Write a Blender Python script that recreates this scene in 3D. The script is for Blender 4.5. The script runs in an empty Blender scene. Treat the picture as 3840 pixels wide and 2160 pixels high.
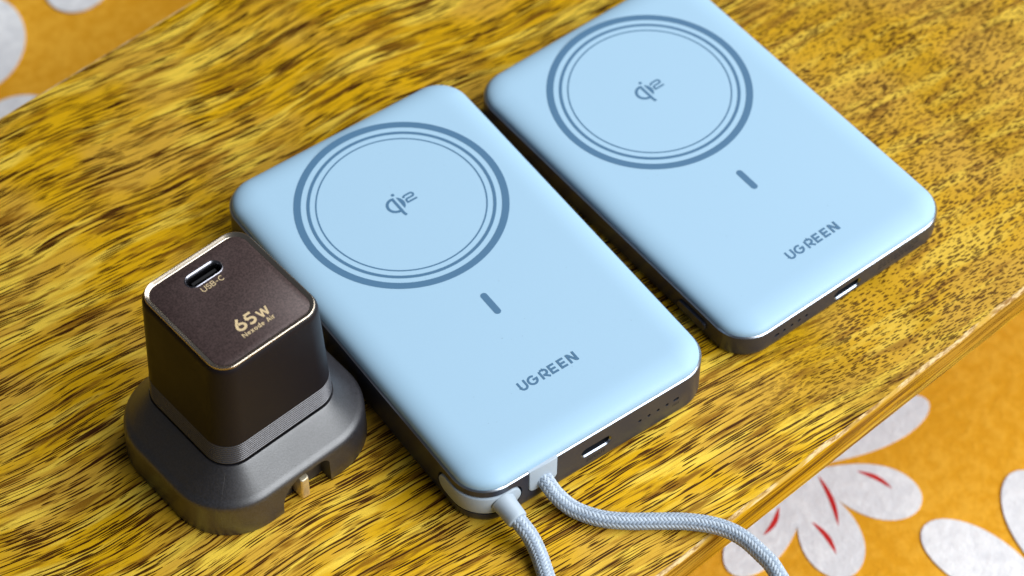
import bpy, bmesh, math, random
from mathutils import Vector, Matrix
import numpy as np

random.seed(7)
S = 0.001                      # everything below is written in millimetres
scene = bpy.context.scene
col = scene.collection

# ------------------------------------------------------------------ camera
cd = bpy.data.cameras.new('camera')
cam = bpy.data.objects.new('camera', cd)
col.objects.link(cam)
cam.location = (-224.956 * S, -333.463 * S, 528.999 * S)
cam.rotation_mode = 'XYZ'
cam.rotation_euler = (0.6575, -0.0030, -0.6207)
cd.sensor_width = 36.0
cd.lens = 10131.68 / 3840 * 36.0
cd.clip_start = 0.02
cd.clip_end = 10.0
cd.dof.use_dof = True
cd.dof.focus_distance = 0.628
cd.dof.aperture_fstop = 15.5
scene.camera = cam

# ------------------------------------------------------------------ light
world = bpy.data.worlds.new('World')
scene.world = world
world.use_nodes = True
bg = world.node_tree.nodes['Background']
bg.inputs['Color'].default_value = (0.80, 0.88, 1.0, 1)
bg.inputs['Strength'].default_value = 0.08

def area(name, loc, target, sx, sy, power, color):
    ld = bpy.data.lights.new(name, 'AREA')
    ld.shape = 'RECTANGLE'; ld.size = sx; ld.size_y = sy
    ld.energy = power; ld.color = color
    o = bpy.data.objects.new(name, ld); col.objects.link(o)
    o.location = loc
    o.rotation_euler = (Vector(target) - Vector(loc)).to_track_quat('-Z', 'Y').to_euler()
    return o

area('window_light', (1.20, -1.80, 1.48), (0, 0, 0), 2.5, 2.0, 112.0, (0.93, 0.97, 1.0))
area('side_window_light', (1.95, 0.15, 2.1), (0, 0, 0), 2.0, 2.0, 62.0, (0.98, 0.99, 1.0))

scene.view_settings.view_transform = 'Standard'
scene.view_settings.look = 'None'
scene.view_settings.exposure = 0.0
scene.view_settings.gamma = 1.0
scene.view_settings.use_curve_mapping = False
scene.render.resolution_x = 1024
scene.render.resolution_y = 576

# ------------------------------------------------------------------ node helper
class NT:
    def __init__(self, name):
        self.m = bpy.data.materials.new(name); self.m.use_nodes = True
        self.t = self.m.node_tree; self.n = self.t.nodes; self.l = self.t.links
        self.b = self.n['Principled BSDF']
    def link(self, a, b): self.l.new(a, b)
    def _in(self, sock, v):
        if v is None: return
        if hasattr(v, 'is_linked') or hasattr(v, 'links'): self.l.new(v, sock)
        else:
            if sock.type == 'RGBA' and len(v) == 3: v = (*v, 1)
            sock.default_value = v
    def new(self, typ, **kw):
        nd = self.n.new(typ)
        for k, v in kw.items(): setattr(nd, k, v)
        return nd
    def math(self, op, a, b=None, c=None, clamp=False):
        nd = self.new('ShaderNodeMath', operation=op, use_clamp=clamp)
        for i, v in enumerate((a, b, c)):
            if v is not None: self._in(nd.inputs[i], v)
        return nd.outputs[0]
    def vmath(self, op, a, b=None):
        nd = self.new('ShaderNodeVectorMath', operation=op)
        self._in(nd.inputs[0], a)
        if b is not None: self._in(nd.inputs[1], b)
        return nd.outputs[0]
    def coord(self): return self.new('ShaderNodeTexCoord').outputs['Object']
    def sep(self, v):
        nd = self.new('ShaderNodeSeparateXYZ'); self.l.new(v, nd.inputs[0]); return nd.outputs
    def comb(self, x, y, z=0.0):
        nd = self.new('ShaderNodeCombineXYZ')
        for i, v in enumerate((x, y, z)): self._in(nd.inputs[i], v)
        return nd.outputs[0]
    def noise(self, v, scale=1.0, detail=2.0, rough=0.5, dist=0.0, dim='3D'):
        nd = self.new('ShaderNodeTexNoise', noise_dimensions=dim)
        self.l.new(v, nd.inputs['Vector'])
        nd.inputs['Scale'].default_value = scale; nd.inputs['Detail'].default_value = detail
        nd.inputs['Roughness'].default_value = rough; nd.inputs['Distortion'].default_value = dist
        return nd.outputs['Fac']
    def voro(self, v, rnd=1.0, dim='2D'):
        nd = self.new('ShaderNodeTexVoronoi', voronoi_dimensions=dim, feature='F1')
        self.l.new(v, nd.inputs['Vector']); nd.inputs['Scale'].default_value = 1.0
        nd.inputs['Randomness'].default_value = rnd
        return nd.outputs['Distance'], nd.outputs['Color']
    def ramp(self, v, lo, hi, a=0.0, b=1.0):
        nd = self.new('ShaderNodeMapRange', interpolation_type='SMOOTHSTEP')
        self._in(nd.inputs[0], v)
        for i, x in enumerate((lo, hi, a, b)): self._in(nd.inputs[i + 1], x)
        return nd.outputs[0]
    def mix(self, f, a, b, mode='MIX'):
        nd = self.new('ShaderNodeMix', data_type='RGBA', blend_type=mode)
        self._in(nd.inputs[0], f); self._in(nd.inputs[6], a); self._in(nd.inputs[7], b)
        return nd.outputs[2]
    def bump(self, h, strength=0.3, dist=0.0002, normal=None):
        nd = self.new('ShaderNodeBump')
        nd.inputs['Strength'].default_value = strength; nd.inputs['Distance'].default_value = dist
        self.l.new(h, nd.inputs['Height'])
        if normal is not None: self.l.new(normal, nd.inputs['Normal'])
        return nd.outputs[0]
    def set(self, **kw):
        names = {'color': 'Base Color', 'rough': 'Roughness', 'metal': 'Metallic', 'spec': 'Specular IOR Level', 'normal': 'Normal',
                 'coat': 'Coat Weight', 'coatr': 'Coat Roughness', 'sheen': 'Sheen Weight', 'sheenr': 'Sheen Roughness'}
        for k, v in kw.items(): self._in(self.b.inputs[names[k]], v)
        return self.m

def plain(name, color, rough=0.5, metal=0.0, spec=0.5, grain=0.0, gscale=4000, bump=0.0):
    t = NT(name); c = t.coord()
    n = t.noise(c, gscale, 2.0, 0.6)
    lo = tuple(x * (1 - grain) for x in color); hi = tuple(min(1, x * (1 + grain)) for x in color)
    big = t.noise(c, 90, 3.0, 0.6)
    r = t.ramp(big, 0.3, 0.7, rough * 0.94, rough * 1.06)
    kw = dict(color=t.mix(t.ramp(n, 0.3, 0.7), lo, hi), rough=r, metal=metal, spec=spec)
    if bump: kw['normal'] = t.bump(n, bump, 0.00006)
    return t.set(**kw)

# ------------------------------------------------------------------ materials
def wood_material(name, side=False):
    t = NT(name); x, y, z = t.sep(t.coord())
    U0 = t.math('MULTIPLY', x, 1000.0); V0 = t.math('MULTIPLY', y, 1000.0); Wz = t.math('MULTIPLY', z, 1000.0)
    if side: V0 = t.math('ADD', V0, t.math('MULTIPLY', Wz, 1.3))
    a = math.radians(0.0 if side else -8.5)
    # rotate into the grain
    U = t.math('ADD', t.math('MULTIPLY', U0, math.cos(a)), t.math('MULTIPLY', V0, math.sin(a)))
    V = t.math('SUBTRACT', t.math('MULTIPLY', V0, math.cos(a)), t.math('MULTIPLY', U0, math.sin(a)))
    # slow waviness of the grain
    w1 = t.noise(t.comb(t.math('MULTIPLY', U, 1 / 75), t.math('MULTIPLY', V, 1 / 80)), 1.0, 1.0, 0.5, dim='2D')
    w2 = t.noise(t.comb(t.math('MULTIPLY', U, 1 / 16), t.math('MULTIPLY', V, 1 / 9)), 1.0, 1.0, 0.5, dim='2D')
    amp = 3.0 if side else 11.0
    V = t.math('ADD', V, t.math('ADD', t.math('MULTIPLY', t.math('SUBTRACT', w1, 0.5), amp), t.math('MULTIPLY', t.math('SUBTRACT', w2, 0.5), 0.7)))
    # where the board turns to short end-grain stipples (the right-hand side)
    sm = t.noise(t.comb(t.math('MULTIPLY', U0, 1 / 45), t.math('MULTIPLY', V0, 1 / 45)), 1.0, 2.0, 0.5, dim='2D')
    q0 = t.math('SUBTRACT', U0, t.math('MAXIMUM', t.math('ADD', V0, 66.0), 0.0))
    stip = t.ramp(t.math('ADD', q0, t.math('MULTIPLY', t.math('SUBTRACT', sm, 0.5), 70.0)), 14.0, 50.0)
    stip = t.math('MULTIPLY', stip, t.ramp(t.math('ADD', t.math('ADD', V0, t.math('MULTIPLY', U0, 0.35)), t.math('MULTIPLY', t.math('SUBTRACT', sm, 0.5), 16.0)), -74.0, -56.0))
    if side: stip = t.math('MULTIPLY', stip, 0.0)
    def layer(lu, lv, r0, r1, keep, off, soft=0.10, modscale=(18, 5), modlo=0.38, modhi=0.6):
        co = t.comb(t.math('ADD', t.math('MULTIPLY', U, 1 / lu), off), t.math('ADD', t.math('MULTIPLY', V, 1 / lv), off * 1.7))
        d, c = t.voro(co)
        rnd = t.sep(c)[0]; rnd2 = t.sep(c)[1]
        md = t.noise(t.comb(t.math('ADD', t.math('MULTIPLY', U, 1 / modscale[0]), off), t.math('MULTIPLY', V, 1 / modscale[1])), 1.0, 2.0, 0.5, dim='2D')
        r = t.ramp(md, modlo, modhi, r0, r1)
        r = t.math('MULTIPLY', r, t.ramp(rnd2, 0.0, 1.0, 0.55, 1.15))
        r = t.math('MULTIPLY', r, t.math('GREATER_THAN', rnd, 1 - keep))
        return t.ramp(t.math('SUBTRACT', r, d), -soft, soft * 0.6)
    fine = t.noise(t.comb(t.math('MULTIPLY', U, 1 / 0.30), t.math('MULTIPLY', V, 1 / 0.22)), 1.0, 2.0, 0.65, dim='2D')
    k = 3.0 if side else 1.0
    L1 = layer(14.0 * k, 0.66, 0.05, 0.31, 0.90, 0.3, soft=0.05, modscale=(26 * k, 4.0), modlo=0.36, modhi=0.56)
    L2 = layer(50.0 * k, 0.76, 0.06, 0.27, 0.94, 7.7, soft=0.05, modscale=(60 * k, 5), modlo=0.34, modhi=0.56)
    L3 = layer(9.0 * k, 0.56, 0.0, 0.29, 0.66, 13.1, soft=0.05, modscale=(15 * k, 4), modlo=0.43, modhi=0.60)
    S1 = layer(2.4, 0.70, 0.18, 0.34, 0.85, 21.3, soft=0.07, modscale=(11, 8), modlo=0.30, modhi=0.6)
    S2 = layer(3.6, 0.64, 0.10, 0.34, 0.80, 33.9, soft=0.07, modscale=(13, 9), modlo=0.36, modhi=0.6)
    longp = t.math('MAXIMUM', t.math('MAXIMUM', L1, L2), L3)
    shortp = t.math('MULTIPLY', t.math('MAXIMUM', S1, S2), 0.90)
    pores = t.math('ADD', t.math('MULTIPLY', longp, t.math('SUBTRACT', 1.0, stip)), t.math('MULTIPLY', shortp, stip), clamp=True)
    # body colour
    b1 = t.noise(t.comb(t.math('MULTIPLY', U, 1 / (34 * k)), t.math('MULTIPLY', V, 1 / 5.5)), 1.0, 3.0, 0.55, dim='2D')
    b2 = t.noise(t.comb(t.math('MULTIPLY', U, 1 / (22 * k)), t.math('MULTIPLY', V, 1 / 3.0)), 1.0, 3.0, 0.6, dim='2D')
    b3 = t.noise(t.comb(t.math('MULTIPLY', U0, 1 / 30), t.math('MULTIPLY', V0, 1 / 26)), 1.0, 2.0, 0.5, dim='2D')
    gold = (0.69, 0.392, 0.004); tan = (0.64, 0.375, 0.042); pale = (0.89, 0.62, 0.070); brown = (0.175, 0.062, 0.003); pore = (0.038, 0.0085, 0.0014)
    c = t.mix(t.ramp(b3, 0.36, 0.64), gold, tan)
    c = t.mix(t.ramp(b1, 0.50, 0.68, 0.0, 0.95), c, pale)
    c = t.mix(t.ramp(b2, 0.54, 0.70, 0.0, 0.85), c, brown)
    st1 = t.noise(t.comb(t.math('MULTIPLY', U, 1 / (26 * k)), t.math('MULTIPLY', V, 1 / 0.58)), 1.0, 2.5, 0.6, dim='2D')
    stm = t.noise(t.comb(t.math('MULTIPLY', U, 1 / (48 * k)), t.math('MULTIPLY', V, 1 / 4.2)), 1.0, 2.0, 0.5, dim='2D')
    streak = t.math('MULTIPLY', t.ramp(st1, 0.54, 0.62), t.math('MULTIPLY', t.ramp(stm, 0.36, 0.60, 0.20, 0.95), t.math('SUBTRACT', 1.0, t.math('MULTIPLY', stip, 0.85))))
    c = t.mix(streak, c, (0.115, 0.036, 0.003))
    c = t.mix(t.math('MULTIPLY', stip, 0.38), c, (0.37, 0.205, 0.030))
    c = t.mix(t.ramp(fine, 0.25, 0.75, 0.0, 0.34), c, (0.33, 0.17, 0.008))
    c = t.mix(t.ramp(fine, 0.60, 0.85, 0.0, 0.25), c, (0.85, 0.66, 0.22))
    c = t.mix(t.math('MULTIPLY', pores, 0.97), c, pore)
    if side: c = t.mix(0.30, c, (0.24, 0.11, 0.010))
    h = t.math('SUBTRACT', t.math('MULTIPLY', fine, 0.25), pores)
    return t.set(color=c, rough=t.ramp(fine, 0.3, 0.7, 0.42, 0.56), spec=0.06, normal=t.bump(h, 0.30, 0.00015))

def worn_edge_material():
    t = NT('worn_wood_edge'); x, y, z = t.sep(t.coord())
    n = t.noise(t.comb(t.math('MULTIPLY', x, 220), t.math('MULTIPLY', y, 900), t.math('MULTIPLY', z, 900)), 1.0, 4.0, 0.7)
    n2 = t.noise(t.comb(t.math('MULTIPLY', x, 60), t.math('MULTIPLY', z, 400)), 1.0, 2.0, 0.6)
    c = t.mix(t.ramp(n, 0.40, 0.60), (0.30, 0.15, 0.03), (0.74, 0.55, 0.27))
    c = t.mix(t.ramp(n2, 0.48, 0.62), c, (0.55, 0.33, 0.04))
    return t.set(color=c, rough=0.6, spec=0.25, normal=t.bump(n, 0.5, 0.0002))

def cloth_material(name, ca, cb, mott):
    t = NT(name); c = t.coord()
    n1 = t.noise(c, 260, 4.0, 0.6); n2 = t.noise(c, 1100, 3.0, 0.7); n3 = t.noise(c, 30, 2.0, 0.5)
    colr = t.mix(t.ramp(t.math('ADD', t.math('MULTIPLY', n1, 0.6), t.math('MULTIPLY', n3, 0.4)), 0.40, 0.60), ca, cb)
    h = t.math('ADD', t.math('MULTIPLY', n1, 0.7), t.math('MULTIPLY', n2, 0.3))
    return t.set(color=colr, rough=0.95, spec=0.1, normal=t.bump(h, mott, 0.0016))

M = {}
M['wood'] = wood_material('mango_wood')
M['wood_side'] = wood_material('mango_wood_side', True)
M['edge'] = worn_edge_material()
M['orange'] = cloth_material('orange_felt', (0.70, 0.325, 0.016), (0.79, 0.400, 0.034), 0.36)
M['white_felt'] = cloth_material('white_felt', (0.70, 0.71, 0.74), (0.81, 0.82, 0.84), 0.36)
M['red_felt'] = cloth_material('red_felt', (0.52, 0.02, 0.02), (0.62, 0.035, 0.03), 0.3)
M['lid'] = plain('ice_blue_plastic', (0.352, 0.540, 0.700), 0.46, 0.0, 0.30, 0.015, 6000)
M['lid_print'] = plain('slate_blue_print', (0.074, 0.172, 0.292), 0.5, 0.0, 0.3, 0.02, 6000)
M['frame'] = plain('graphite_frame', (0.041, 0.047, 0.070), 0.36, 0.30, 0.5, 0.10, 9000, 0.05)
M['rim'] = plain('polished_rim', (0.50, 0.545, 0.61), 0.30, 1.0, 0.5, 0.03, 3000)
M['port_metal'] = plain('port_steel', (0.30, 0.33, 0.38), 0.30, 1.0, 0.5, 0.03)
M['sleeve'] = plain('dark_sleeve', (0.035, 0.040, 0.050), 0.35, 0.6, 0.5, 0.05)
M['black'] = plain('black_plastic', (0.010, 0.010, 0.011), 0.5, 0.0, 0.4, 0.1)
M['hole'] = plain('dark_hole', (0.004, 0.004, 0.005), 0.7, 0.0, 0.2, 0.1)
M['side_print'] = plain('dark_side_print', (0.018, 0.018, 0.020), 0.6, 0.0, 0.3, 0.1)
M['cable_grey'] = plain('pale_grey_silicone', (0.41, 0.485, 0.56), 0.48, 0.0, 0.4, 0.02)
M['yarn'] = plain('pale_blue_yarn', (0.47, 0.545, 0.635), 0.55, 0.0, 0.30, 0.16, 1500)
M['yarn_dark'] = plain('grey_blue_yarn', (0.33, 0.40, 0.49), 0.6, 0.0, 0.25, 0.16, 1500)
M['core'] = plain('cable_core', (0.10, 0.125, 0.16), 0.8, 0.0, 0.2, 0.1)
M['charger'] = plain('black_satin_body', (0.0125, 0.0100, 0.0115), 0.42, 0.0, 0.14, 0.15, 9000, 0.04)
M['plate'] = plain('brown_satin_plate', (0.060, 0.038, 0.036), 0.42, 0.25, 0.5, 0.40, 2600, 0.10)
M['gold_rim'] = plain('champagne_rim', (0.66, 0.57, 0.46), 0.22, 1.0, 0.5, 0.02, 3000)
M['gold_print'] = plain('gold_print', (0.76, 0.58, 0.33), 0.35, 0.2, 0.5, 0.05)
M['rib'] = plain('ribbed_dark_plastic', (0.085, 0.083, 0.092), 0.28, 0.40, 1.0, 0.1)
M['base'] = plain('sparkling_grey_paint', (0.016, 0.0155, 0.020), 0.40, 0.0, 1.0, 0.60, 2400, 0.26)
M['base'].node_tree.nodes['Principled BSDF'].inputs['IOR'].default_value = 1.64
M['dust'] = plain('grey_dust', (0.22, 0.29, 0.37), 0.9, 0.0, 0.1, 0.1)
M['prong'] = plain('brass_prong', (0.90, 0.80, 0.60), 0.36, 0.9, 0.5, 0.1, 2500)

# ------------------------------------------------------------------ mesh helpers
def empty(name, loc=(0, 0, 0), rz=0.0):
    o = bpy.data.objects.new(name, None); col.objects.link(o)
    o.empty_display_size = 0.01
    o.location = [v * S for v in loc]; o.rotation_euler = (0, 0, rz)
    return o

def tag(o, label=None, cat=None, group=None, kind=None):
    for k, v in (('label', label), ('category', cat), ('group', group), ('kind', kind)):
        if v: o[k] = v
    return o

def mobj(name, verts, faces, mat, parent=None, smooth=True, loc=(0, 0, 0), rz=0.0, mats=None, fm=None, sharp=40):
    me = bpy.data.meshes.new(name)
    me.from_pydata([tuple(c * S for c in v) for v in verts], [], [tuple(f) for f in faces])
    bm = bmesh.new(); bm.from_mesh(me)
    if not fm: bmesh.ops.recalc_face_normals(bm, faces=bm.faces)
    bm.to_mesh(me); bm.free()
    for m in (mats or [mat]): me.materials.append(m)
    for i, p in enumerate(me.polygons):
        p.use_smooth = smooth
        if fm: p.material_index = fm[i]
    if smooth: me.set_sharp_from_angle(angle=math.radians(sharp))
    o = bpy.data.objects.new(name, me); col.objects.link(o)
    o.location = [v * S for v in loc]; o.rotation_euler = (0, 0, rz)
    if parent: o.parent = parent
    return o

def rr(w, d, r, z, n=12, cx=0.0, cy=0.0):
    """rounded rectangle loop"""
    out = []
    for sx, sy, a0 in ((1, 1, 0), (-1, 1, 90), (-1, -1, 180), (1, -1, 270)):
        for i in range(n + 1):
            a = math.radians(a0 + 90 * i / n)
            out.append((cx + sx * (w / 2 - r) + r * math.cos(a), cy + sy * (d / 2 - r) + r * math.sin(a), z))
    return out

def loft(loops, cap0=True, cap1=True, closed=True):
    n = len(loops[0]); V = [v for lp in loops for v in lp]; F = []
    for k in range(len(loops) - 1):
        for i in range(n if closed else n - 1):
            j = (i + 1) % n
            F.append((k * n + i, k * n + j, (k + 1) * n + j, (k + 1) * n + i))
    if cap0: F.append(tuple(range(n - 1, -1, -1)))
    if cap1: F.append(tuple((len(loops) - 1) * n + i for i in range(n)))
    return V, F

def cut(o, cutters):
    """subtract cutter objects from o, keep the result as o's own mesh"""
    for c in cutters:
        md = o.modifiers.new('cut', 'BOOLEAN'); md.operation = 'DIFFERENCE'; md.object = c; md.solver = 'EXACT'
    bpy.context.view_layer.update()
    dg = bpy.context.evaluated_depsgraph_get()
    me = bpy.data.meshes.new_from_object(o.evaluated_get(dg))
    o.modifiers.clear(); o.data = me
    for p in me.polygons: p.use_smooth = True
    me.set_sharp_from_angle(angle=math.radians(35))
    for c in cutters: bpy.data.objects.remove(c, do_unlink=True)

def slot_loop(w, h, n=10):
    """stadium outline in (a, b)"""
    r = h / 2; out = []
    for s, a0 in ((1, -90), (-1, 90)):
        for i in range(n + 1):
            a = math.radians(a0 + 180 * i / n)
            out.append((s * (w / 2 - r) + r * math.cos(a), r * math.sin(a)))
    return out

def joined(parts):
    V, F = [], []
    for v, f in parts:
        b = len(V); V += list(v); F += [tuple(i + b for i in q) for q in f]
    return V, F

# ------------------------------------------------------------------ stroke lettering
def arc(cx, cy, rx, ry, a0, a1, n=14):
    return [(cx + rx * math.cos(math.radians(a0 + (a1 - a0) * i / n)), cy + ry * math.sin(math.radians(a0 + (a1 - a0) * i / n))) for i in range(n + 1)]

def ribbon(pts, t):
    n = len(pts); L, R = [], []
    for i in range(n):
        p = Vector(pts[i])
        d0 = (p - Vector(pts[i - 1])).normalized() if i else None
        d1 = (Vector(pts[i + 1]) - p).normalized() if i < n - 1 else None
        if d0 is None: d0 = d1
        if d1 is None: d1 = d0
        n0 = Vector((-d0.y, d0.x)); n1 = Vector((-d1.y, d1.x)); m = n0 + n1
        if m.length < 1e-6: m = n0
        m.normalize(); k = t / 2 / max(0.45, m.dot(n0))
        L.append(p + m * k); R.append(p - m * k)
    V = [(v.x, v.y) for v in L] + [(v.x, v.y) for v in R]
    return V, [(i, i + 1, n + i + 1, n + i) for i in range(n - 1)]

def disc(cx, cy, r, n=20):
    return [(cx + r * math.cos(2 * math.pi * i / n), cy + r * math.sin(2 * math.pi * i / n)) for i in range(n)], [tuple(range(n))]

# glyphs: cap height 1, strokes as polylines; returns (strokes, advance)
def glyph(ch, t):
    h = t / 2; T = 1 - h
    if ch == 'U': return [[(h, 1), (h, .38)] + arc(.40, .38, .40 - h, .38 - h, 180, 360) + [(.80 - h, 1)]], .80
    if ch == 'G': return [arc(.50, .5, .5 - h, .5 - h, 52, 340, 26) + [(1 - h, .52), (.53, .52)]], 1.0
    if ch == 'R': return [[(h, 0), (h, T)] , [(t, T), (.46, T)] + arc(.46, T - .265 + 0.0, .27, .265, 90, -90) + [(.26, T - .53)], [(.42, T - .53 - h * .5), (.76, 0)]], .80
    if ch == 'E': return [[(h, 0), (h, 1)], [(t, T), (.66, T)], [(t, .5), (.62, .5)], [(t, h), (.68, h)]], .68
    if ch == 'N': return [[(h, 0), (h, 1)], [(t * .9, 1 - h * .9), (.84 - t * .9, h * .9)], [(.84 - h, 0), (.84 - h, 1)]], .84
    if ch == 'S': return [arc(.32, T - .215, .26, .215, 35, 270, 16) + arc(.32, h + .24, .28, .24, 90, -150, 16)[1:]], .64
    if ch == 'B': return [[(h, 0), (h, 1)], [(t, T), (.36, T)] + arc(.36, T - .2, .21, .2, 90, -90) + [(t, T - .4)], [(t, h), (.38, h)] + arc(.38, h + .215, .23, .215, -90, 80)], .66
    if ch == '-': return [[(.06, .42), (.42, .42)]], .48
    if ch == 'C': return [arc(.46, .5, .46 - h, .5 - h, 48, 312, 24)], .80
    if ch == '6': return [[(.50, 1.0), (.16, .56)] + arc(.40, .335, .40 - h, .335 - h, 150, 470, 30)], .80
    if ch == '5': return [[(.66, T), (.14, T)], [(.15, T - h), (.10, .52)], [(.10, .50), (.20, .57)] + arc(.33, .32, .38 - h, .32 - h, 100, -140, 24)], .74
    if ch == 'W': return [[(h * .6, 1), (.30, h * .4)], [(.30, 0), (.53, .95)], [(.53, 1), (.76, 0)], [(.76, h * .4), (1.06 - h * .6, 1)]], 1.06
    if ch == 'A': return [[(h * .5, 0), (.38, 1)], [(.38, .98), (.76 - h * .5, 0)], [(.20, .30), (.56, .30)]], .76
    if ch == 'e': return [[(t * .8, .37), (.60 - h, .37)] + arc(.31, .36, .31 - h, .36 - h, 5, 310, 22)], .62
    if ch == 'x': return [[(h * .5, 0), (.56 - h * .5, .72)], [(h * .5, .72), (.26, .40)], [(.30, .32), (.56 - h * .5, 0)]], .56
    if ch == 'o': return [arc(.33, .36, .33 - h, .36 - h, 0, 360, 26)], .66
    if ch == 'd': return [arc(.30, .36, .30 - h, .36 - h, 20, 340, 24), [(.62 - h, 0), (.62 - h, 1.04)]], .62
    if ch == 'i': return [[(h, 0), (h, .72)], [(h, .86), (h, 1.0)]], t
    if ch == 'r': return [[(h, 0), (h, .72)], [(t, .42)] + arc(.36, .40, .26, .26, 160, 85, 6)], .40
    if ch == 'I': return [[(h, 0), (h, 1)]], t
    if ch == '/': return [[(h * .5, -.05), (.44 - h * .5, 1.05)]], .44
    if ch == 'O': return [arc(.5, .5, .5 - h, .5 - h, 0, 360, 30)], 1.0
    if ch == 'T': return [[(0, T), (.72, T)], [(.36, 1 - t), (.36, 0)]], .72
    return [], .34

def lettering(text, x, y, cap, t, gap, width=None, xs=None):
    """flat strokes in 2-D, from (x, y) baseline left; xs: explicit left edges of glyphs"""
    st = []; cx = 0.0
    for i, ch in enumerate(text):
        g, adv = glyph(ch, t)
        ox = (xs[i] - x) / cap if xs else cx
        for s in g: st.append([(ox + p[0], p[1]) for p in s])
        cx += adv + gap
    tot = cx - gap
    kx = (width / cap / tot) if (width and not xs) else 1.0
    return [ribbon([(x + p[0] * kx * cap, y + p[1] * cap) for p in s], t * cap) for s in st]

def print_obj(name, parts, mat, parent, frame, lift=0.03):
    """flat print: 2-D parts placed by frame(a, b, lift) -> xyz; every stroke a hair above the one before"""
    P3 = []
    for i, (v, f) in enumerate(parts):
        P3.append(([frame(a, b, lift + 0.004 * i) for a, b in v], f))
    V, F = joined(P3)
    return mobj(name, V, F, mat, parent, smooth=False)

# ------------------------------------------------------------------ tabletop
TAB = math.radians(6.2)
def to_table(x, y):
    c, s = math.cos(-TAB), math.sin(-TAB); return (c * x - s * y, s * x + c * y)
yf = to_table(60, -82.5)[1]; yb = to_table(-30, 124.3)[1]
table = empty('wooden_table', (0, 0, 0), TAB)
tag(table, 'golden brown wooden tabletop with dark streaked grain and a worn edge', 'table')
prof = [(yf, -9.6), (yf, -1.2), (yf + 0.10, -0.75), (yf + 0.40, -0.25), (yf + 0.95, -0.0), (yb - 0.95, 0.0), (yb - 0.40, -0.25), (yb, -1.1), (yb, -9.6), (yb - 0.8, -10.4), (yf + 0.8, -10.4)]
mi = [1, 1, 2, 2, 0, 2, 2, 1, 1, 1, 1]
NX = 121; X0, X1 = -330.0, 330.0
V = []; F = []; fm = []
rng = random.Random(3)
wob = [rng.uniform(-1, 1) for _ in range(NX)]
for i in range(NX):
    xx = X0 + (X1 - X0) * i / (NX - 1)
    w = 0.18 * wob[i] + 0.16 * math.sin(xx * 0.21) + 0.12 * math.sin(xx * 0.07 + 1)
    for k, (yy, zz) in enumerate(prof):
        if k in (2, 3, 4): yy += w * (0.4, 0.8, 1.0)[k - 2]
        if k == 1: zz += 0.25 * w
        V.append((xx, yy, zz))
n = len(prof)
for i in range(NX - 1):
    for k in range(n):
        F.append((i * n + k, i * n + (k + 1) % n, (i + 1) * n + (k + 1) % n, (i + 1) * n + k)); fm.append(mi[k])
F.append(tuple(range(n))); fm.append(1); F.append(tuple((NX - 1) * n + k for k in range(n - 1, -1, -1))); fm.append(1)
F = [tuple(reversed(f)) for f in F]
mobj('board', V, F, None, table, True, mats=[M['wood'], M['wood_side'], M['edge']], fm=fm, sharp=25)

for lx in (-300.0, 300.0):
    for ly in (yf + 26.0, yb - 26.0):
        V, F = loft([rr(20, 20, 3, -91.9, 4, lx, ly), rr(24, 24, 3, -10.2, 4, lx, ly)])
        mobj('leg', V, F, M['wood_side'], table)

# ------------------------------------------------------------------ cloth below
CZ = -90.0
cl_V, cl_F = [], []
NC = 90; X0, X1, Y0, Y1 = -420, 520, -420, 520
for j in range(NC + 1):
    for i in range(NC + 1):
        x = X0 + (X1 - X0) * i / NC; y = Y0 + (Y1 - Y0) * j / NC
        cl_V.append((x, y, CZ - 2.0))
for j in range(NC):
    for i in range(NC):
        a = j * (NC + 1) + i; cl_F.append((a, a + 1, a + NC + 2, a + NC + 1))
cloth = mobj('cloth', cl_V, cl_F, M['orange'])
tag(cloth, kind='structure', label='orange felt cloth printed with white flowers spread below the table')

NPET = [0]
def petal(base, tip, hw, veins=()):
    NPET[0] += 1; zl = 0.06 * NPET[0]
    B = Vector(base); T = Vector(tip); ax = T - B; L = ax.length; ax.normalize(); nr = Vector((-ax.y, ax.x))
    N = 26; left, right = [], []
    for i in range(N + 1):
        u = i / N; u = 1 - (1 - u) ** 1.6
        if u > 0.64: w = hw * math.sqrt(max(0.0, 1 - ((u - 0.64) / 0.36) ** 2))
        else: w = hw * (0.12 + 0.88 * math.sin(math.pi / 2 * u / 0.64) ** 1.15)
        p = B + ax * (u * L); left.append(p + nr * w); right.append(p - nr * w)
    V = [(p.x, p.y, CZ - 1.85 + zl) for p in left] + [(p.x, p.y, CZ - 1.85 + zl) for p in right]
    F = [(i, i + 1, N + 2 + i, N + 1 + i) for i in range(N)]
    zz = len(V); V += [(v[0], v[1], CZ - 2.2) for v in V]
    for i in range(N):
        F.append((i, i + 1, zz + i + 1, zz + i)); F.append((N + 1 + i, N + 2 + i, zz + N + 2 + i, zz + N + 1 + i))
    o = mobj('petal', V, F, M['white_felt'], cloth)
    for a, b in veins:
        A = Vector(a); Bv = Vector(b); d = Bv - A; nv = Vector((-d.y, d.x)).normalized(); K = 14; lf, rt = [], []
        for i in range(K + 1):
            u = i / K; w = 0.75 * math.sin(math.pi * min(1, u * 0.98 + 0.02)) ** 0.8; bow = 0.9 * math.sin(math.pi * u)
            p = A + d * u + nv * bow; lf.append(p + nv * w); rt.append(p - nv * w)
        Vv = [(p.x, p.y, CZ - 1.8 + zl) for p in lf] + [(p.x, p.y, CZ - 1.8 + zl) for p in rt]
        mobj('petal_vein', Vv, [(i, i + 1, K + 2 + i, K + 1 + i) for i in range(K)], M['red_felt'], o)
petal((85.0, -42.0), (127.4, -44.8), 6.6)
petal((84.5, -44.0), (103.2, -70.3), 8.7, [((95.8, -51.9), (99.9, -61.9))])
petal((83.7, -45.0), (71.2, -76.4), 8.6, [((86.0, -47.1), (80.0, -62.8)), ((75.0, -57.6), (73.8, -69.3))])
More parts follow.
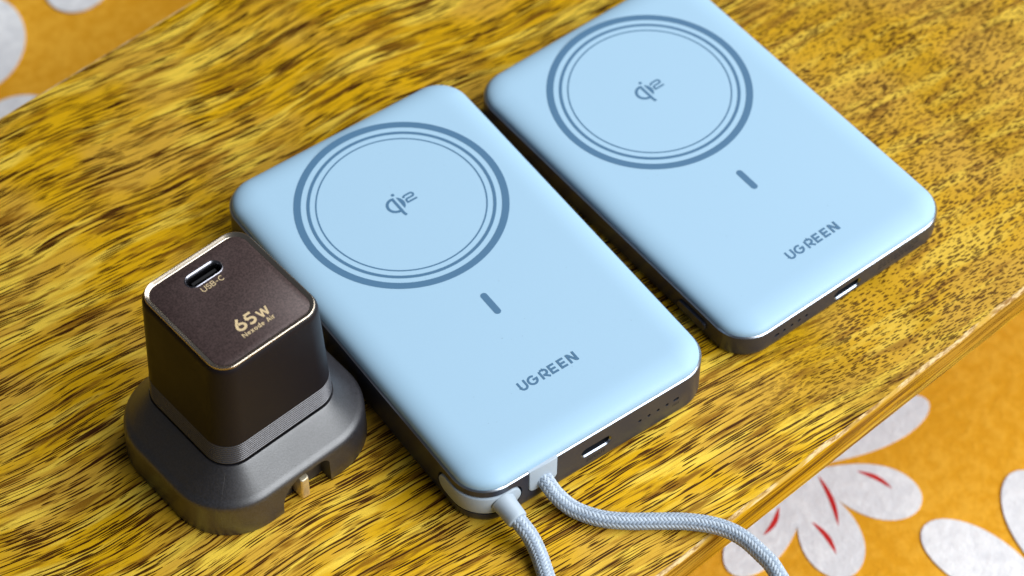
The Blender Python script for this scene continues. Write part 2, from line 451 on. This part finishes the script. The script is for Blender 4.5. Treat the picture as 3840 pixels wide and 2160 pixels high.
petal((84.5, -44.6), (47.0, -57.8), 7.6, [((70.6, -48.6), (61.5, -53.2))])
petal((112.0, -120.5), (99.0, -76.2), 9.2)
petal((116.0, -119.5), (131.8, -77.4), 9.0)
petal((-52.0, 252.0), (-13.8, 220.0), 22.0)
petal((39.0, 263.5), (5.4, 225.2), 12.0)
petal((-71.5, 170.0), (-19.0, 198.4), 15.0)

# ------------------------------------------------------------------ power banks
def bank(name, loc, rz, w, l, h0, h1, ring_y, bar, txt_y, tx):
    root = empty(name, (loc[0], loc[1], .02), rz)
    r = 8.9
    # body
    loops = [rr(w - 3.2, l - 3.2, r - 1.6, 0.0), rr(w - 1.6, l - 1.6, r - .8, 0.12), rr(w - .5, l - .5, r - .25, 0.7), rr(w, l, r, 1.6), rr(w, l, r, h0)]
    V, F = loft(loops)
    body = mobj('body', V, F, M['frame'], root)
    # polished chamfer
    loops = [rr(w, l, r, h0), rr(w - .12, l - .12, r - .06, h0 + .10), rr(w - .74, l - .74, r - .37, h0 + .36), rr(w - .84, l - .84, r - .42, h0 + .36), rr(w - .84, l - .84, r - .42, h0 + .02)]
    V, F = loft([[(a, b, c + .012) for a, b, c in lp] for lp in loops], False, False)
    mobj('rim', V, F, M['rim'], body)
    # pillowed lid
    e, kk = 8.0, 2.5; W, L, R = w - 1.0, l - 1.0, r - .5; base = h0 + .05; hh = h1 - base
    loops = [rr(W, L, R, base)]
    N = 16
    for i in range(1, N + 1):
        th = math.pi / 2 * i / N
        ins = e * (1 - math.cos(th) ** (2 / kk)) if i < N else e
        zz = base + hh * math.sin(th) ** (2 / kk)
        loops.append(rr(W - 2 * ins, L - 2 * ins, max(R - ins * 0.92, 1.2), zz))
    V, F = loft(loops, False, True)
    lid = mobj('lid', V, F, M['lid'], root, sharp=80)
    # printed rings
    def top(a, b, lift): return (a, b, h1 + lift)
    def ring(ro, ri):
        n = 120
        V = [top(rad * math.cos(2 * math.pi * i / n), ring_y + rad * math.sin(2 * math.pi * i / n), 0.03) for rad in (ro, ri) for i in range(n)]
        F = [(i, (i + 1) % n, n + (i + 1) % n, n + i) for i in range(n)]
        mobj('printed_ring', V, F, M['lid_print'], lid, smooth=False)
    ring(26.6, 24.75); ring(23.4, 22.55); ring(21.25, 20.85)
    # alignment bar
    y0, y1 = bar
    pts = [(a + bar_x, b) for a, b in [(q, p) for p, q in slot_loop(y0 - y1, 1.78)] for bar_x in (0,)]
    mobj('printed_bar', [top(a, (y0 + y1) / 2 + b, .03) for a, b in pts], [tuple(range(len(pts)))], M['lid_print'], lid, smooth=False)
    # wireless charging mark: an open q with a dot, a crescent and a wide 2
    parts = []
    cx, cy, ro, ri = -1.62, .28, 2.47, 1.72
    a0 = math.degrees(math.acos((-.89 - .38 - cx) / ((ro + ri) / 2)))
    parts.append(ribbon(arc(cx, cy, (ro + ri) / 2, (ro + ri) / 2, a0, 360 - a0, 40), ro - ri))
    parts.append(ribbon([(-1.25, 2.62), (-1.25, -2.7), (-1.18, -3.25), (-1.02, -3.75)], .74))
    xc = -.22; ac = math.degrees(math.acos((xc - cx) / ro)); am = arc(cx, cy, ro, ro, -ac, ac, 20)
    parts.append((am, [tuple(range(len(am)))]))
    parts.append(disc(-.42, 3.42, .44))
    t2 = .52
    two = [(1.30, 1.05), (1.36, 1.40)] + arc(1.95, 1.22, .50, .42, 150, 90, 5) + arc(3.42, 1.05, .55, .58, 90, -90, 10) + arc(1.95, -.02, .50, .48, 90, 180, 6) + [(1.45, -.62), (4.15, -.62)]
    parts.append(ribbon(two, t2))
    parts = [([(a + .1, b + ring_y) for a, b in v], f) for v, f in parts]
    print_obj('charging_mark', parts, M['lid_print'], lid, top)
    # maker's lettering
    xs = [tx + q for q in (-8.94, -6.45, -2.90, -.19, 2.50, 5.15)]
    cap = 2.82
    st = lettering('UGREEN', xs[0], txt_y, cap, .205, 0, xs=xs)
    print_obj('lettering', st, M['lid_print'], lid, top)
    # dust specks: far too many and small to tell apart
    rg = random.Random(int(l * 10)); dv = []
    for _ in range(46):
        x, y = rg.uniform(-w / 2 + 9, w / 2 - 9), rg.uniform(-l / 2 + 9, l / 2 - 9); a = rg.uniform(0, 6.28); q = rg.uniform(.03, .10); q2 = q * rg.uniform(.35, .9)
        dv.append(([(x + q * math.cos(a), y + q * math.sin(a), h1 + .05), (x - q2 * math.sin(a), y + q2 * math.cos(a), h1 + .05 + q2), (x - q * math.cos(a), y - q * math.sin(a), h1 + .05), (x + q2 * math.sin(a), y - q2 * math.cos(a), h1 + .05)], [(0, 1, 2, 3)]))
    V, F = joined(dv)
    tag(mobj('dust', V, F, M['dust'], lid, smooth=False), kind='stuff')
    return root, body, lid

def usb_port(body, root, y, x, z, w=8.95, h=3.3):
    cuts = []
    out = slot_loop(w, h)
    V, F = loft([[(x + a, y + 4.6, z + b) for a, b in out], [(x + a, y - 1.0, z + b) for a, b in out]])
    cuts.append(mobj('cut', V, F, M['hole']))
    return cuts

def port_parts(body, y, x, z, w=8.95, h=3.3):
    # steel sleeve lining the opening, closed at the back, with the tongue inside
    o1 = slot_loop(w - .04, h - .04); o2 = slot_loop(w - .70, h - .70)
    loops = [[(x + a, y + .06, z + b) for a, b in o1], [(x + a, y + .42, z + b) for a, b in o2]]
    V, F = loft(loops, False, False)
    p = mobj('port', V, F, M['port_metal'], body)
    V, F = loft([[(x + a, y + .42, z + b) for a, b in o2], [(x + a, y + 4.3, z + b) for a, b in o2]], False, False)
    mobj('port_sleeve', V, F, M['sleeve'], p)
    V, F = loft([[(x + a, y + 4.1, z + b) for a, b in o2], [(x + a, y + 4.4, z + b) for a, b in o2]])
    mobj('port_back', V, F, M['hole'], p)
    V, F = loft([rr(w - 2.6, 3.4, .1, z - .33, 2, x, y + 2.9), rr(w - 2.6, 3.4, .1, z + .33, 2, x, y + 2.9)])
    mobj('port_tongue', V, F, M['black'], p)
    return p

def hole_cut(y, x, z, w, h, depth=.7):
    out = slot_loop(w, h, 8) if w > h + .01 else [(h / 2 * math.cos(2 * math.pi * i / 16), h / 2 * math.sin(2 * math.pi * i / 16)) for i in range(16)]
    V, F = loft([[(x + a, y + depth, z + b) for a, b in out], [(x + a, y - 1.0, z + b) for a, b in out]])
    return mobj('cut', V, F, M['hole']), out

def lamp_part(body, y, x, z, out, depth=.55):
    V, F = loft([[(x + a * .96, y + depth, z + b * .96) for a, b in out], [(x + a * .96, y + .22, z + b * .96) for a, b in out]])
    mobj('indicator_lamp', V, F, M['hole'], body, smooth=False)

# --- thick bank with the built-in cable
W1, L1, H0, H1 = 70.0, 111.67, 12.17, 15.55
b1, body1, lid1 = bank('power_bank', (0, 0, 0), 0.0, W1, L1, H0, H1, 25.26, (-9.05, -16.4), -38.28, 0.0)
tag(b1, 'thick ice-blue power bank with braided cable loop, beside the charger', 'power bank', 'ice-blue power banks on the table')
YF = -L1 / 2
RC = 8.9
def outline(s):
    """walk the bank's side outline: s = 0 at the left face / corner start, increasing round the near-left corner to the front face"""
    q = math.pi / 2 * RC
    if s < 0: return Vector((-W1 / 2, YF + RC - s, 0)), Vector((-1, 0, 0))
    if s > q: return Vector((-W1 / 2 + RC + (s - q), YF, 0)), Vector((0, -1, 0))
    a = math.pi + s / RC
    nrm = Vector((math.cos(a), math.sin(a), 0))
    return Vector((-W1 / 2 + RC, YF + RC, 0)) + nrm * RC, nrm
def band(s0, s1, z0, z1, rad, d_in, d_out, n=70, bev=0.0):
    """a strip that follows the corner, with rounded ends; cross loops of (depth, z)"""
    loops = []
    for i in range(n + 1):
        u = i / n; u = 0.5 - 0.5 * math.cos(math.pi * u)
        s = s0 + (s1 - s0) * u
        de = min(s - s0, s1 - s); k = 1.0
        inset = 0.0
        if de < rad: inset = rad - math.sqrt(max(0, rad * rad - (rad - de) ** 2))
        za, zb = z0 + inset, z1 - inset
        if zb - za < .05: za = zb = (za + zb) / 2; za -= .02; zb += .02
        p, nr = outline(s); bb = min(bev, (zb - za) * .3)
        pts = [(d_in, za), (d_out - bb, za), (d_out - bb * .3, za + bb * .3), (d_out, za + bb), (d_out, zb - bb), (d_out - bb * .3, zb - bb * .3), (d_out - bb, zb), (d_in, zb)]
        loops.append([((p + nr * d).x, (p + nr * d).y, zz) for d, zz in pts])
    return loft(loops)
q = math.pi / 2 * RC
sL, sR = -5.2, q + 3.9
V, F = band(sL - .55, sR + .55, 3.2, 10.25, 3.0, -4.0, 1.0)
cutters = [mobj('cut', V, F, M['hole'])]
cutters += usb_port(body1, b1, YF, -.33, 6.6)
leds = []
for x, wd in ((12.5, .95), (15.2, .95), (17.88, .95), (20.56, .95), (23.25, 1.75)):
    c, o = hole_cut(YF, x, 6.55, wd, .95); cutters.append(c); leds.append((x, o))
# notch for the cable tab
tz0, tz1, tx0, tx1 = 4.35, 13.6, -19.75, -11.75
def tab_outline(x0, x1, z0, z1, r, n=8):
    return [(x1, z1), (x0, z1)] + [(x0 + r + r * math.cos(math.radians(180 + 90 * i / n)), z0 + r + r * math.sin(math.radians(180 + 90 * i / n))) for i in range(n + 1)] + \
           [(x1 - r + r * math.cos(math.radians(270 + 90 * i / n)), z0 + r + r * math.sin(math.radians(270 + 90 * i / n))) for i in range(n + 1)]
to = tab_outline(tx0 - .15, tx1 + .15, tz0 - .15, tz1, 1.7)
V, F = loft([[(a, YF + 2.2, b) for a, b in to], [(a, YF - 1.0, b) for a, b in to]])
cutters.append(mobj('cut', V, F, M['hole']))
cut(body1, cutters)
V, F = band(sL - .50, sR + .50, 3.25, 10.2, 2.9, -3.9, -2.2)
mobj('slot_liner', V, F, M['black'], body1)
port_parts(body1, YF, -.33, 6.6)
for x, o in leds: lamp_part(body1, YF, x, 6.55, o)
def front1(a, b, lift): return (a, YF - lift, b)
print_obj('lettering', lettering('IN/OUT', -3.0, 2.62, 1.15, .13, .17, width=5.4), M['side_print'], body1, front1, .015)
# small certification line under the oval lamp: too small to read, a short row of ticks
print_obj('fine_print', [ribbon([(22.3 + .42 * i, 4.3), (22.3 + .42 * i + .12, 5.0)], .16) for i in range(5)], M['side_print'], body1, front1, .015)

# cable and its ends
def catmull(P, n=24):
    out = []
    for i in range(len(P) - 1):
        p0 = P[max(i - 1, 0)]; p1 = P[i]; p2 = P[i + 1]; p3 = P[min(i + 2, len(P) - 1)]
        for k in range(n):
            u = k / n
            out.append(0.5 * ((2 * p1) + (-p0 + p2) * u + (2 * p0 - 5 * p1 + 4 * p2 - p3) * u * u + (-p0 + 3 * p1 - 3 * p2 + p3) * u ** 3))
    out.append(P[-1]); return out
path = [(-15.6, -54.6, 6.9), (-15.35, -56.6, 6.1), (-14.75, -59.8, 3.9), (-13.1, -64.3, 2.15), (-9.8, -69.5, 1.85), (-5.3, -73.8, 1.85), (0.56, -77.98, 1.85), (6.4, -82.3, 1.87), (11.3, -87.5, 1.95),
        (13.9, -92.9, 2.0), (14.8, -99.2, 1.9), (14.9, -104.3, 1.3), (13.0, -116.0, -2.0), (6.0, -127.0, -5.0), (-6.0, -133.0, -6.0), (-20.0, -131.0, -5.0), (-30.0, -121.0, -2.5), (-34.0, -108.0, 0.3), (-34.2, -96.0, 1.85), (-32.0, -84.0, 1.85),
        (-28.5, -74.4, 1.87), (-26.9, -69.6, 2.3), (-26.3, -65.8, 3.6), (-26.5, -63.2, 4.9), (-26.75, -60.6, 5.75), (-26.9, -58.6, 6.2)]
path = [Vector(p) for p in path]
cen = catmull(path, 30)
# resample evenly
cum = [0.0]
for i in range(1, len(cen)): cum.append(cum[-1] + (cen[i] - cen[i - 1]).length)
total = cum[-1]; STEP = 0.16; NS = int(total / STEP)
res = []; j = 0
for i in range(NS + 1):
    s = total * i / NS
    while j < len(cum) - 2 and cum[j + 1] < s: j += 1
    u = (s - cum[j]) / max(1e-9, cum[j + 1] - cum[j]); res.append(cen[j].lerp(cen[j + 1], u))
# parallel-transport frames
frames = []; up = Vector((0, 0, 1))
for i, p in enumerate(res):
    t = (res[min(i + 1, NS)] - res[max(i - 1, 0)]).normalized()
    n = (up - t * up.dot(t)).normalized(); up = n; frames.append((p, t, n, t.cross(n)))
RAD = 1.80
cable = empty('cable', (0, 0, 0)); cable.parent = b1
# core
K = 14
loops = [[tuple(p + (n * math.cos(2 * math.pi * k / K) + b * math.sin(2 * math.pi * k / K)) * (RAD - .22)) for k in range(K)] for p, t, n, b in frames[::4]]
V, F = loft(loops)
mobj('core', V, F, M['core'], cable)
# braid: NSTR yarns each way, over two under two
NSTR = 12; PITCH = 11.5
def braid(direction, name, mat):
    V, F = [], []
    for k in range(NSTR):
        prev = None; step = 2
        rings = []
        for i in range(0, NS + 1, step):
            p, t, n, b = frames[i]; s = total * i / NS
            ang = direction * 2 * math.pi * s / PITCH + 2 * math.pi * k / NSTR
            # crossing phase
            h = math.sin(math.pi * NSTR * s / PITCH + direction * (math.pi * k + math.pi / 4))
            rad = RAD - .02 + .115 * max(-1, min(1, 1.5 * h))
            er = n * math.cos(ang) + b * math.sin(ang); et = -n * math.sin(ang) + b * math.cos(ang)
            dirv = (t + et * (direction * 2 * math.pi * RAD / PITCH)).normalized()
            side = er.cross(dirv).normalized()
            c = p + er * rad
            w, hh = .36, .15
            rings.append([c + side * w, c + side * w * .55 + er * hh, c - side * w * .55 + er * hh, c - side * w, c - er * .12])
        base = len(V)
        for rg in rings: V += [tuple(v) for v in rg]
        for i in range(len(rings) - 1):
            for a in range(5):
                bq = (a + 1) % 5
                F.append((base + i * 5 + a, base + i * 5 + bq, base + (i + 1) * 5 + bq, base + (i + 1) * 5 + a))
    o = mobj(name, V, F, mat, cable, sharp=70); tag(o, kind='stuff'); return o
braid(1, 'braided_yarn', M['yarn']); braid(-1, 'braided_yarn', M['yarn_dark'])
# tab
to = tab_outline(tx0, tx1, tz0, H0 + .45, 1.6)
def inset_outline(o, d):
    cx = sum(a for a, b in o) / len(o); cz = sum(b for a, b in o) / len(o)
    return [(a - d * (1 if a > cx else -1) * min(1, abs(a - cx) / 2), b - d * (1 if b > cz else -1) * min(1, abs(b - cz) / 2)) for a, b in o]
ti = inset_outline(to, .35)
V, F = loft([[(a, YF + 2.0, b) for a, b in to], [(a, YF - .05, b) for a, b in to], [(a, YF - .22, b) for a, b in inset_outline(to, .12)], [(a, YF - .30, b) for a, b in ti]])
mobj('cable_tab', V, F, M['cable_grey'], cable, sharp=50)
# corner plug
V, F = band(sL, sR, 3.75, 9.75, 2.6, -2.1, .28, bev=.45)
plug = mobj('plug_housing', V, F, M['cable_grey'], cable, sharp=60)
# boot: flares out of the plug housing
def tube_along(p0, p1, prof, K=28):
    p0 = Vector(p0); p1 = Vector(p1); d = (p1 - p0); L = d.length; d.normalize()
    n = Vector((0, 0, 1)); n = (n - d * n.dot(d)).normalized(); b = d.cross(n)
    return loft([[tuple(p0 + d * (u * L) + (n * math.cos(2 * math.pi * k / K) + b * math.sin(2 * math.pi * k / K)) * r) for k in range(K)] for u, r in prof])
V, F = tube_along((-26.95, -55.4, 6.75), (-26.78, -61.4, 5.75), [(0, 3.05), (.12, 2.88), (.35, 2.72), (.8, 2.62), (.93, 2.58), (.98, 2.45), (1.0, 2.2), (1.0, 1.8)])
mobj('boot', V, F, M['cable_grey'], cable, sharp=60)

# --- thin bank
W2, L2, G0, G1 = 70.0, 106.26, 7.2, 10.0
A2 = 0.045
b2, body2, lid2 = bank('power_bank', (76.6, .63, 0), A2, W2, L2, G0, G1, 22.7, (-11.6, -18.9), -41.4, .45)
tag(b2, 'thin ice-blue power bank without a cable, near the far table edge', 'power bank', 'ice-blue power banks on the table')
YF2 = -L2 / 2
cutters = usb_port(body2, b2, YF2, .15, 3.75)
leds = []
for x, wd in ((-13.3, .95), (-15.65, .95), (-18.05, .95), (-20.5, .95), (-22.95, 1.6)):
    c, o = hole_cut(YF2, x, 3.9, wd, .95); cutters.append(c); leds.append((x, o))
for c in cutters: c.location = b2.location; c.rotation_euler = b2.rotation_euler
bpy.context.view_layer.update()
cut(body2, cutters)
port_parts(body2, YF2, .15, 3.75)
for x, o in leds: lamp_part(body2, YF2, x, 3.9, o)
def front2(a, b, lift): return (a, YF2 - lift, b)
rows = []
rg = random.Random(11)
for zz in (5.6, 4.5, 3.4):
    x = 10.5
    while x < 24.0 - (5.6 - zz):
        wl = rg.uniform(.5, 1.6); rows.append(ribbon([(x, zz), (x + wl, zz)], .42)); x += wl + .45
print_obj('fine_print', rows, plain('faint_side_print', (0.040, 0.038, 0.042), .5, .3, .4), body2, front2, .012)
# power button on the left face
out = [(a, b) for a, b in slot_loop(10.4, 3.0)]
XL = -W2 / 2
V, F = loft([[(XL + .3, -35.8 + a, 4.0 + b) for a, b in out], [(XL - .45, -35.8 + a, 4.0 + b) for a, b in out], [(XL - .65, -35.8 + a * .975, 4.0 + b * .88) for a, b in out]])
mobj('power_button', V, F, M['frame'], body2)

# ------------------------------------------------------------------ charger standing in its plug base
CX, CY, CA = -63.1, -1.85, 0.104
w1, d1, zt, r1 = 29.9, 31.9, 53.6, 5.2
w2, d2, zb, r2 = 34.6, 32.0, 19.8, 6.4
def sec(z, inset=0.0, dz=0.0, n=14):
    u = (zt - z) / (zt - zb)
    return rr(w1 + (w2 - w1) * u - 2 * inset, d1 + (d2 - d1) * u - 2 * inset, r1 + (r2 - r1) * u - inset, z + dz, n)
ch = empty('wall_charger', (CX, CY, 0), CA)
tag(ch, 'black cube wall charger with brown top plate and gold rim, set upright', 'charger')
zbt = 25.6          # top of ribbed band
V, F = loft([sec(zbt), sec(40), sec(51.6), sec(52.4, .10), sec(52.9, .38), sec(53.05, .75)], True, True)
body = mobj('body', V, F, M['charger'], ch)
# ribbed band
loops = []
NR = 9
for i in range(NR):
    za = 19.0 + (zbt - 19.0) * i / NR; zc = 19.0 + (zbt - 19.0) * (i + 1) / NR
    d = zc - za
    loops += [sec(za + .01, .20)] + [sec(za + d * (.12 + .76 * (.5 - .5 * math.cos(math.pi * q / 6))), .20 - .30 * math.sin(math.pi * q / 6)) for q in range(7)]
V, F = loft(loops)
mobj('ribbed_band', V, F, M['rib'], ch, sharp=60)
# gold rim and plate
V, F = loft([sec(53.0, .60), sec(53.42, .55), sec(53.58, .62), sec(53.66, .76), sec(53.62, .88), sec(53.5, 1.05), sec(53.22, 1.62), sec(53.15, 1.76), sec(52.9, 1.78)], False, False)
mobj('rim', V, F, M['gold_rim'], ch, sharp=80)
plate = mobj('top_plate', *loft([sec(52.6, 1.80), sec(53.16, 1.80), sec(53.2, 1.86)]), M['plate'], ch)
PZ = 53.2
px, py = .15, 9.55
out = slot_loop(9.3, 3.5)
V, F = loft([[(px + a, py + b, PZ + 1) for a, b in out], [(px + a, py + b, PZ - 5.6) for a, b in out]])
V2 = list(V)
c1 = mobj('cut', V, F, M['hole']); c2 = mobj('cut', V2, F, M['hole'])
for c in (c1, c2): c.location = ch.location; c.rotation_euler = ch.rotation_euler
bpy.context.view_layer.update()
cut(plate, [c1]); cut(body, [c2])
o0 = slot_loop(9.9, 4.1); o1 = slot_loop(9.3, 3.5); o2 = slot_loop(8.5, 2.75)
loops = [[(px + a, py + b, PZ + .03) for a, b in o0], [(px + a, py + b, PZ + .14) for a, b in slot_loop(9.6, 3.8)], [(px + a, py + b, PZ - .10) for a, b in slot_loop(9.0, 3.2)], [(px + a, py + b, PZ - .9) for a, b in o2], [(px + a, py + b, PZ - 5.4) for a, b in o2]]
V, F = loft(loops, False, False)
port = mobj('port', V, F, plain('dark_port_steel', (.24, .24, .27), .25, 1.0, .5, .05), plate)
V, F = loft([[(px + a, py + b, PZ - 5.2) for a, b in o2], [(px + a, py + b, PZ - 5.5) for a, b in o2]])
mobj('port_back', V, F, M['hole'], port)
V, F = loft([rr(6.6, .75, .1, PZ - 5.2, 2, px, py), rr(6.6, .75, .1, PZ - 1.1, 2, px, py)])
mobj('port_tongue', V, F, M['black'], port)
def ctop(a, b, lift): return (a, b, PZ + lift)
print_obj('lettering', lettering('USB-C', -3.0, 5.35, 1.5, .13, .12, width=5.95), M['gold_print'], plate, ctop)
def sk(parts, y0, k=0.0): return parts
print_obj('lettering', lettering('65', -3.85, -8.8, 3.45, .185, .10, width=5.3), M['gold_print'], plate, ctop)
print_obj('lettering', lettering('W', 2.05, -8.75, 2.3, .20, .1, width=2.9), M['gold_print'], plate, ctop)
print_obj('lettering', lettering('Nexode Air', -4.0, -10.55, 1.22, .17, .13, width=8.7), M['gold_print'], plate, ctop)

# plug base
ba = empty('plug_base', (CX, CY, .02), CA)
tag(ba, 'flared grey plug base holding the black cube charger, with a brass prong', 'plug adapter')
w3, d3, r3 = 52.0, 46.2, 15.4
wi, di, ri = w2 + .7, d2 + .7, r2 + .35
def bsec(f, ins, z, n=14):
    """f: 0 = outer skirt, 1 = inner mouth; ins = extra inset"""
    return rr(w3 + (wi - w3) * f - 2 * ins, d3 + (di - d3) * f - 2 * ins, r3 + (ri - r3) * f - ins, z, n)
loops = [bsec(0, .7, 0), bsec(0, .25, .18), bsec(0, 0, .8), bsec(0, .12, 4), bsec(0, .27, 8.9), bsec(0, .29, 9.5), bsec(.003, .31, 9.95), bsec(.018, .33, 10.5), bsec(.05, .35, 10.95), bsec(.105, .36, 11.4), bsec(.17, .35, 11.86), bsec(.215, .34, 12.21), bsec(.24, .33, 12.42), bsec(.6, .18, 15.4), bsec(.88, .05, 17.72), bsec(.91, .04, 17.96), bsec(.955, 0, 18.3), bsec(1.0, -.05, 18.6), bsec(1.0, .25, 18.55), bsec(1.0, .3, 17.2)]
V, F = loft(loops)
shell = mobj('shell', V, F, M['base'], ba, sharp=50)
# arched notch in the front face
def arch(x0, x1, zt_, n=12):
    P = [(x0, -1.0), (x0, 2.2)]
    P += [(x0 + 6.2 - 6.2 * math.cos(math.pi / 2 * i / n), 2.2 + (zt_ - 2.2) * math.sin(math.pi / 2 * i / n)) for i in range(1, n + 1)]
    P += [(x1 - 2.6 + 2.6 * math.sin(math.pi / 2 * i / n), zt_ - 2.6 + 2.6 * math.cos(math.pi / 2 * i / n)) for i in range(n + 1)]
    P += [(x1, -1.0)]
    return P
A = arch(-7.0, 7.0, 9.7)
V, F = loft([[(a, -d3 / 2 + 3.6, b) for a, b in A], [(a, -d3 / 2 - 2, b) for a, b in A]])
c1 = mobj('cut', V, F, M['base'])
# slot behind the prong
V, F = loft([rr(3.2, 8.0, .2, .4, 2, -.35, -d3 / 2 + 5.0), rr(3.2, 8.0, .2, 9.4, 2, -.35, -d3 / 2 + 5.0)])
c2 = mobj('cut', V, F, M['base'])
for c in (c1, c2): c.location = ba.location; c.rotation_euler = ba.rotation_euler
bpy.context.view_layer.update()
cut(shell, [c1, c2])
base_loops = [bsec(0, 0, .8), bsec(0, .12, 4), bsec(0, .27, 8.6), bsec(0, .29, 9.0), bsec(.003, .31, 9.4), bsec(.02, .34, 10.1), bsec(.06, .36, 10.8), bsec(.12, .36, 11.4), bsec(.2, .35, 12.05), bsec(.6, .18, 15.4), bsec(.86, .05, 17.6)]
sd = Vector((1, -1, 0)).normalized() * .06; so = Vector((-1, -1, .6)).normalized() * .035
sp = [Vector(lp[2 * 15 + 7]) for lp in base_loops]
V, F = loft([[tuple(p - sd), tuple(p + so), tuple(p + sd)] for p in sp], False, False, False)
mobj('mould_seam', V, F, M['base'], ba)
# dark lining of the slot
V, F = loft([rr(3.1, 1.0, .1, .45, 2, -.35, -d3 / 2 + 7.8), rr(3.1, 1.0, .1, 9.3, 2, -.35, -d3 / 2 + 7.8)])
mobj('slot_liner', V, F, M['hole'], ba)
# prong: flat brass blade, rounded and chamfered at the tip
def prong_sec(z0, z1, ins=0.0):
    lp = rr(2.35 - 2 * ins, 7.2 - 2 * ins, .62 - ins * .5, 0.0, 5, -.35, -d3 / 2 + 3.6)
    y0 = -d3 / 2 + 0.0
    return [(x, y, z0 + (z1 - z0) * min(1, max(0, (y - y0) / 2.6))) for x, y, _ in lp]
V, F = loft([prong_sec(.7, .7, .12), prong_sec(.85, .85), prong_sec(7.3, 8.7), prong_sec(7.5, 8.9, .06), prong_sec(7.62, 9.02, .22)])
mobj('prong', V, F, M['prong'], ba, sharp=30)
